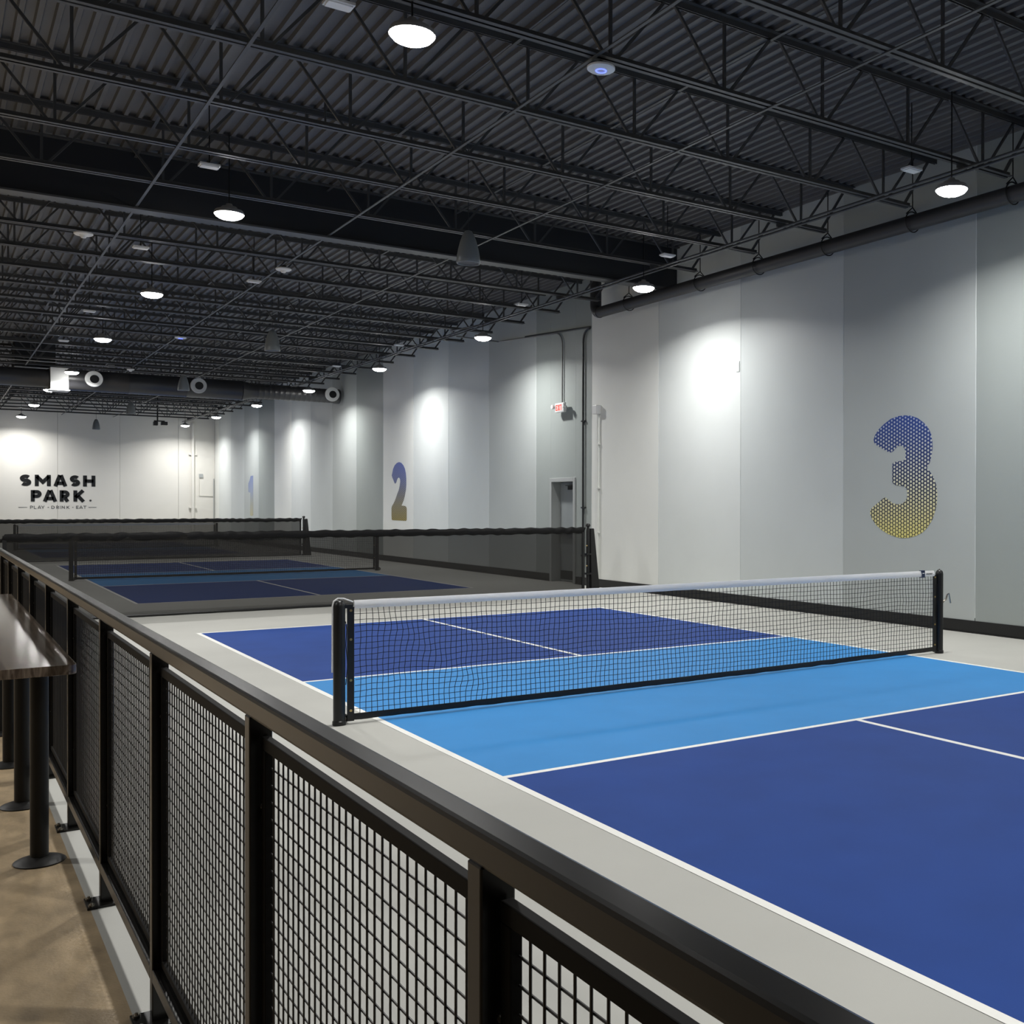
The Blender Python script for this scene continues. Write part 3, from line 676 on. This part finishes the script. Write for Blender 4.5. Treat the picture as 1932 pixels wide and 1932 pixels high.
# ================================================================== COURT DIVIDERS
def divider(y, x0, x1, zt_, lab, seed):
    t = thing('court_divider', lab, 'divider net', (0, y, 0), 'black court dividers')
    mb_ = MB(); nx, nz = 220, 22
    for i in range(nx+1):
        for j in range(nz+1):
            x = x0+(x1-x0)*i/nx; z = .03+(zt_-.07)*j/nz
            yy = .030*noise.noise(Vector((x*.8, z*1.3, seed)))+.018*noise.noise(Vector((x*1.9+z*3.0, z*1.2, seed+5)))+.012*noise.noise(Vector((x*4.0-z*4.0, z*2.4, seed+8)))
            mb_.v.append((x, yy, z))
    for i in range(nx):
        for j in range(nz):
            a = i*(nz+1)+j; mb_.f.append((a, a+nz+1, a+nz+2, a+1))
    obj('mesh_fabric', mb_, M_FAB, t, smooth=True)
    # rolled top sleeve with gathers, bottom hem with rope
    mb_ = MB(); n_ = 400; k_ = 8
    for i in range(n_+1):
        x = x0+(x1-x0)*i/n_; w_ = .010*noise.noise(Vector((x*9, seed, 1)))+.006*math.sin(x*23+2*math.sin(x*3.1))
        dz = .010*noise.noise(Vector((x*2.5, seed, 3)))
        for j in range(k_):
            a = 2*PI*j/k_; mb_.v.append((x+.05*math.sin(a)*.6, (.020+w_)*math.cos(a), zt_-.055+(.058+w_)*math.sin(a)+dz))
    for i in range(n_):
        for j in range(k_): b_ = (j+1) % k_; mb_.f.append((i*k_+j, i*k_+b_, (i+1)*k_+b_, (i+1)*k_+j))
    obj('top_sleeve', mb_, M_SLEEVE, t, smooth=True)
    mb_ = MB(); pts = [(x0+(x1-x0)*i/60, .01*noise.noise(Vector((i*.3, seed, 2))), .024+.006*noise.noise(Vector((i*.4, seed, 6)))) for i in range(61)]
    mb_.tube(pts, .022, 7); obj('bottom_hem', mb_, M_TAPEB, t, smooth=True)
    for s_, xe in ((-1, x0), (1, x1)):
        e = xe+s_*.03
        obj('edge_tape', box(min(xe, xe-s_*.05), max(xe, xe-s_*.05), -.012, .012, .03, zt_-.02), M_TAPEB, t)
        po = obj('end_post', MB().lathe([(.0, .0), (.055, .0), (.055, .04), (.036, .06), (.036, zt_-.06), (.03, zt_-.04), (.026, zt_+.01), (.045, zt_+.02), (.045, zt_+.05), (.03, zt_+.07), (.0, zt_+.075)], 16, (e+s_*.05, 0, 0)), M_BLACKP, t, smooth=True)
        for z in (.35, .72): obj('clamp', box(e-.01+s_*.05-.05, e+s_*.05+.05, -.05, .05, z, z+.035), M_BLACKP, po)
        for z in (.52, .90): obj('grommet', MB().lathe([(.0, -.045), (.012, -.045), (.012, -.035), (0, -.035)], 10, (e+s_*.0, 0, z), 'y'), M_BRASS, po)
        a, b = e+s_*.09, e+s_*.17; c_ = e+s_*.28
        bot = [(min(a, c_), -.07, 0), (max(a, c_), -.07, 0), (max(a, c_), .07, 0), (min(a, c_), .07, 0)]
        top = [(min(a, b), -.03, zt_-.02), (max(a, b), -.03, zt_-.02), (max(a, b), .03, zt_-.02), (min(a, b), .03, zt_-.02)]
        obj('post_pad', MB().hexa(bot, top), M_TAPEB, t, bevel=.012)
    return t
divider(9.28, -5.02, 4.24, 1.245, 'long black mesh divider curtain between the nearest and the middle court', 1.0)
divider(27.43, -4.9, 4.12, 1.225, 'second black mesh divider curtain, farther away before the lettered wall', 6.0)

# ================================================================== FENCE
SL = -.0033
zoff = lambda y: SL*(y+6.6)
FY = [-10.36, -9.13, -7.90, -6.674, -5.476, -4.228, -2.993, -1.750, -.512, .716, 1.922, 3.150, 4.378, 5.606, 6.834, 8.06, 9.0]
FX0, FX1 = -5.270, -5.220
t_f = thing('fence', 'long black steel guard fence with wire mesh panels beside the courts', 'fence', (0, 0, 0))
rail = MB()
ya, yb = FY[0]-.3, FY[-1]+.05
rail.hexa([(FX0, ya, 1.190+zoff(ya)), (FX1, ya, 1.190+zoff(ya)), (FX1, yb, 1.190+zoff(yb)), (FX0, yb, 1.190+zoff(yb))], [(FX0, ya, 1.238+zoff(ya)), (FX1, ya, 1.238+zoff(ya)), (FX1, yb, 1.238+zoff(yb)), (FX0, yb, 1.238+zoff(yb))])
obj('top_rail', rail, M_BLACKM, t_f, bevel=.008)
me_plate = MB().box(-.065, .065, -.065, .065, 0, .010).mesh('base_plate', M_BLACKM)
me_bolt = MB().lathe([(.0, .0), (.013, .0), (.013, .006), (.007, .007), (.006, .012), (.0, .013)], 8).mesh('anchor_bolt', M_BOLT)
me_sb = MB().lathe([(.0, -.006), (.006, -.006), (.007, .0), (0, .0)], 8, axis='y').mesh('panel_bolt', M_BOLT)
PITCH_W = .0375
wire_cache = {}
def wires(Lp, Hp):
    key = round(Lp, 3)
    if key in wire_cache: return wire_cache[key]
    mb_ = MB(); r_ = .0021
    n_ = round(Lp/PITCH_W); m_ = round(Hp/PITCH_W)
    for i in range(1, n_):
        y = Lp*i/n_; mb_.tube([(-.0012, y, 0), (-.0012, y, Hp)], r_, 6, False)
    for j in range(1, m_):
        z = Hp*j/m_; mb_.tube([(.0022, 0, z), (.0022, Lp, z)], r_, 6, False)
    wire_cache[key] = mb_.mesh('wire_mesh', M_WIRE); return wire_cache[key]
for i, y in enumerate(FY):
    zo = zoff(y)
    po = obj('post', box(FX0, FX1, y, y+.042, .008, 1.192+zo), M_BLACKM, t_f, bevel=.003)
    bp = link('base_plate', me_plate, po, (-5.257, y+.021, 0))
    for dx in (-.048, .048):
        for dy in (-.045, .045): link('anchor_bolt', me_bolt, po, (-5.257+dx, y+.021+dy, .010))
    for z in (.42, .99): link('panel_bolt', me_sb, po, (-5.240, y, z+zo))
    if i+1 < len(FY):
        y1 = FY[i+1]; a, b = y+.042, y1; zz = (zoff(a)+zoff(b))/2
        obj('bottom_rail', box(FX0, FX1, a, b, .140+zz, .182+zz), M_BLACKM, t_f, bevel=.003)
        fr_ = MB(); px0, px1 = -5.246, -5.228; a += .008; b -= .008; zl, zh = .192+zz, 1.146+zz; wd = .028
        fr_.box(px0, px1, a, b, zh-wd, zh); fr_.box(px0, px1, a, b, zl, zl+wd*.8); fr_.box(px0, px1, a, a+wd, zl+wd*.8, zh-wd); fr_.box(px0, px1, b-wd, b, zl+wd*.8, zh-wd)
        fo = obj('panel_frame', fr_, M_FRAME, t_f, bevel=.002)
        stuff(link('wire_mesh', wires(round(b-a-2*wd, 2), .954-wd*1.8), fo, (-5.236, a+wd, zl+wd*.8)))

# ================================================================== DRINK TABLE
t = thing('drink_table', 'long narrow wood-look drink table beside the fence at the left edge', 'table', (0, 0, 0))
x0, x1, y0, y1, ztp, th = -5.640, -5.322, -2.70, 1.72, .965, .042
cr = .045; pl = []
for cx, cy_, a0 in ((x1-cr, y1-cr, 0), (x0+cr, y1-cr, 90), (x0+cr, y0+cr, 180), (x1-cr, y0+cr, 270)):
    pl += [(cx+cr*math.cos(math.radians(a0+15*i)), cy_+cr*math.sin(math.radians(a0+15*i))) for i in range(7)]
mb_ = MB(); n_ = len(pl); mb_.v = [(a, b, ztp-th) for a, b in pl]+[(a, b, ztp) for a, b in pl]
mb_.f = [tuple(range(n_)), tuple(reversed(range(n_, 2*n_)))]+[(i, (i+1) % n_, n_+(i+1) % n_, n_+i) for i in range(n_)]
obj('table_top', mb_, M_WOOD, t, bevel=.003)
me_leg = MB().lathe([(.0, .012), (.038, .012), (.038, ztp-th-.008), (.0, ztp-th-.008)], 20).mesh('leg', M_LEG, True)
me_foot2 = MB().lathe([(.0, .0), (.105, .0), (.107, .006), (.098, .012), (.055, .026), (.039, .030), (.0, .030)], 28).mesh('foot_disc', M_LEG, True)
me_topp = MB().box(-.09, .09, -.09, .09, ztp-th-.008, ztp-th).mesh('mount_plate', M_LEG)
for y in (-2.235, -1.13, -.03, 1.08):
    lg = link('leg', me_leg, t, (-5.43, y, 0)); link('foot_disc', me_foot2, lg); link('mount_plate', me_topp, lg)
